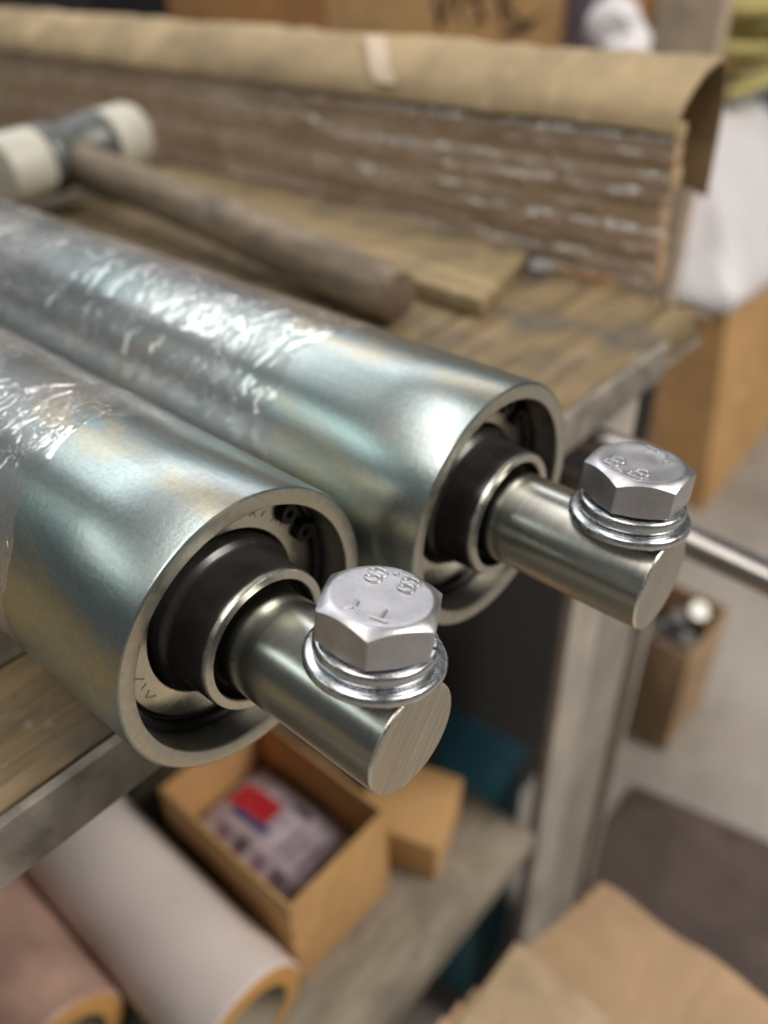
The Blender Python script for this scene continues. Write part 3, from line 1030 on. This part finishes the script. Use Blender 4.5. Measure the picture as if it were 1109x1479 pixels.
# ------------------------------------------------------------------ tall carton under a white plastic sheet
tcn = thing('tall_carton', (1250, 450, -600), 'tall orange carton on the floor under the white sheet', 'carton')
bx = [(996, 220), (1500, 248), (1480, 760), (980, 740)]
tx = [(996, 251), (1500, 279), (1480, 790), (980, 770)]
mesh('body', [(*p, -599.5) for p in bx] + [(*p, -288) for p in tx],
     [(0, 1, 2, 3), (4, 5, 6, 7), (0, 1, 5, 4), (1, 2, 6, 5), (2, 3, 7, 6), (3, 0, 4, 7)], M['card_orange'], tcn, 30)
# sheet
per = []
for k in range(4):
    a, b = Vector(tx[k]), Vector(tx[(k + 1) % 4])
    for i in range(24):
        per.append(a.lerp(b, i / 24))
ctr = Vector((1240, 530))
vs = []
levels = [(0.0, -62), (0.2, -66), (0.35, -76), (0.45, -92), (0.55, -118), (0.64, -146), (0.73, -176), (0.81, -204), (0.88, -228), (0.94, -248), (0.99, -266), (1.03, -280), (1.035, -292)]
ks = [(nrg.uniform(-1, 1, 3) * 0.075, nrg.uniform(0, 6)) for _ in range(9)]
for li, (f, dz) in enumerate(levels):
    for i, p in enumerate(per):
        q = ctr + (p - ctr) * f
        a = i / len(per) * 2 * math.pi
        cz = sum(abs(math.sin(q.x * k_[0] + q.y * k_[1] + dz * k_[2] + p_)) for k_, p_ in ks) / 9 - 0.5
        hem = 5 * math.sin(a * 9 + 1) + 4 * math.sin(a * 23) if li >= len(levels) - 2 else 0
        vs.append((q.x, q.y, dz + hem + 34 * cz * (0.25 if li >= len(levels) - 2 else 1.0)))
fs = grid_faces(len(levels), len(per), False, True)
sh = mesh('plastic_sheet', vs, fs, M['white'], None, 60, origin=(1240, 530, -288))
m = sh.modifiers.new('thickness', 'SOLIDIFY')
m.thickness = 0.0012
tag(sh, 'crumpled white plastic sheet heaped over the tall carton at right', 'plastic sheet')
boxm('dark_clip', (1210, 1244), (395, 420), (-82, -58), M['dark'], None, 4, origin=(1227, 408, -82))
tag(bpy.data.objects['dark_clip'], 'small dark block on the white sheet near its top edge', 'block')

# coil of yellow rope resting on the sheet
rp = thing('rope_coil', (1310, 430, -68), 'heap of yellow-green rope coils in the upper right corner', 'rope')
for k in range(16):
    cc = Vector((1310 + rnd.uniform(-25, 25), 430 + rnd.uniform(-20, 20), -60 + k * 11.5))
    rx, ry = rnd.uniform(70, 95), rnd.uniform(55, 70)
    tl = rnd.uniform(-.18, .18)
    pts = [cc + Vector((rx * math.cos(t), ry * math.sin(t), tl * rx * math.cos(t) + 3 * math.sin(3 * t + k))) for t in np.linspace(0, 2 * math.pi, 40)[:-1]]
    tube('rope_turn', pts, 7.5, M['yellow'], rp, 8, True)

# ------------------------------------------------------------------ things beyond the bundle
pb = carton('upright_board', (690, 716), (212, 268), (-600, 260), M['beige'], 'upright beige board behind the end of the bundle', 0.12, jig=0)
pb['category'] = 'board'
fc = carton('far_carton', (1010, 1400), (548, 978), (-600, 320), M['card_orange'], 'large orange carton with black handwriting beyond the bundle')
carton('far_carton', (1030, 1420), (990, 1420), (-600, 300), M['card_deep'], 'plain darker orange carton beyond the bundle, left of the marked one')
st = [((765, 70), (748, 12), 7), ((748, 12), (722, 75), 7), ((722, 75), (712, 20), 6), ((700, 55), (672, 25), 6), ((672, 25), (690, 18), 5), ((690, 40), (668, 62), 5),
      ((655, 80), (640, 22), 6), ((640, 45), (612, 75), 5), ((640, 40), (606, 20), 5), ((640, 5), (622, 16), 3), ((628, 4), (610, 18), 3), ((615, 8), (596, 24), 3), ((603, 10), (585, 30), 3)]
for (a, b, w_) in st:
    (ya, za), (yb, zb) = a, b
    d = Vector((yb - ya, zb - za)).normalized() * w_ / 2
    nn = Vector((-d.y, d.x))
    q = [(ya + nn.x - d.x, za + nn.y - d.y), (yb + nn.x + d.x, zb + nn.y + d.y), (yb - nn.x + d.x, zb - nn.y + d.y), (ya - nn.x - d.x, za - nn.y - d.y)]
    mesh('pen_stroke', [(1007.5, *p) for p in q] + [(1008.6, *p) for p in q],
         [(0, 1, 2, 3), (4, 5, 6, 7), (0, 1, 5, 4), (1, 2, 6, 5), (2, 3, 7, 6), (3, 0, 4, 7)], M['ink'], fc)
po = boxm('steel_post', (1000, 1040), (500, 536), (-600, 320), M['violet'], None, 3, origin=(1020, 518, -600))
tag(po, 'dull violet steel post between the marked carton and the beige board', 'post')


def crumple(name, c, r, mat, label, seed):
    bm = bmesh.new()
    bmesh.ops.create_icosphere(bm, subdivisions=3, radius=1.0)
    g = random.Random(seed)
    ks = [(Vector((g.uniform(-1, 1), g.uniform(-1, 1), g.uniform(-1, 1))) * 4, g.uniform(0, 6)) for _ in range(7)]
    vs = []
    for v in bm.verts:
        s = 1 + 0.10 * sum(math.sin(v.co.dot(k_) + p_) for k_, p_ in ks)
        vs.append((c[0] + v.co.x * r[0] * s, c[1] + v.co.y * r[1] * s, c[2] + v.co.z * r[2] * s))
    fs = [[v.index for v in f.verts] for f in bm.faces]
    bm.free()
    o = mesh(name, vs, fs, mat, None, 20, origin=(c[0], c[1], c[2] - r[2]))
    return tag(o, label, 'packaging')


boxm('shelf_crate', (960, 1300), (410, 494), (-600, -25), M['card_deep'], None, 2, origin=(1100, 450, -600))
tag(bpy.data.objects['shelf_crate'], 'dark orange carton under crumpled white packaging left of the beige board', 'carton')
crumple('plastic_bag', (1010, 462, 12), (44, 42, 38), M['white'], 'crumpled white plastic bag between the violet post and beige board', 5)
bn = carton('dark_bin', (1050, 1400), (1760, 2200), (-600, 120), M['dark'], 'dark bin at the far upper left corner behind the bundle')
bn['category'] = 'bin'
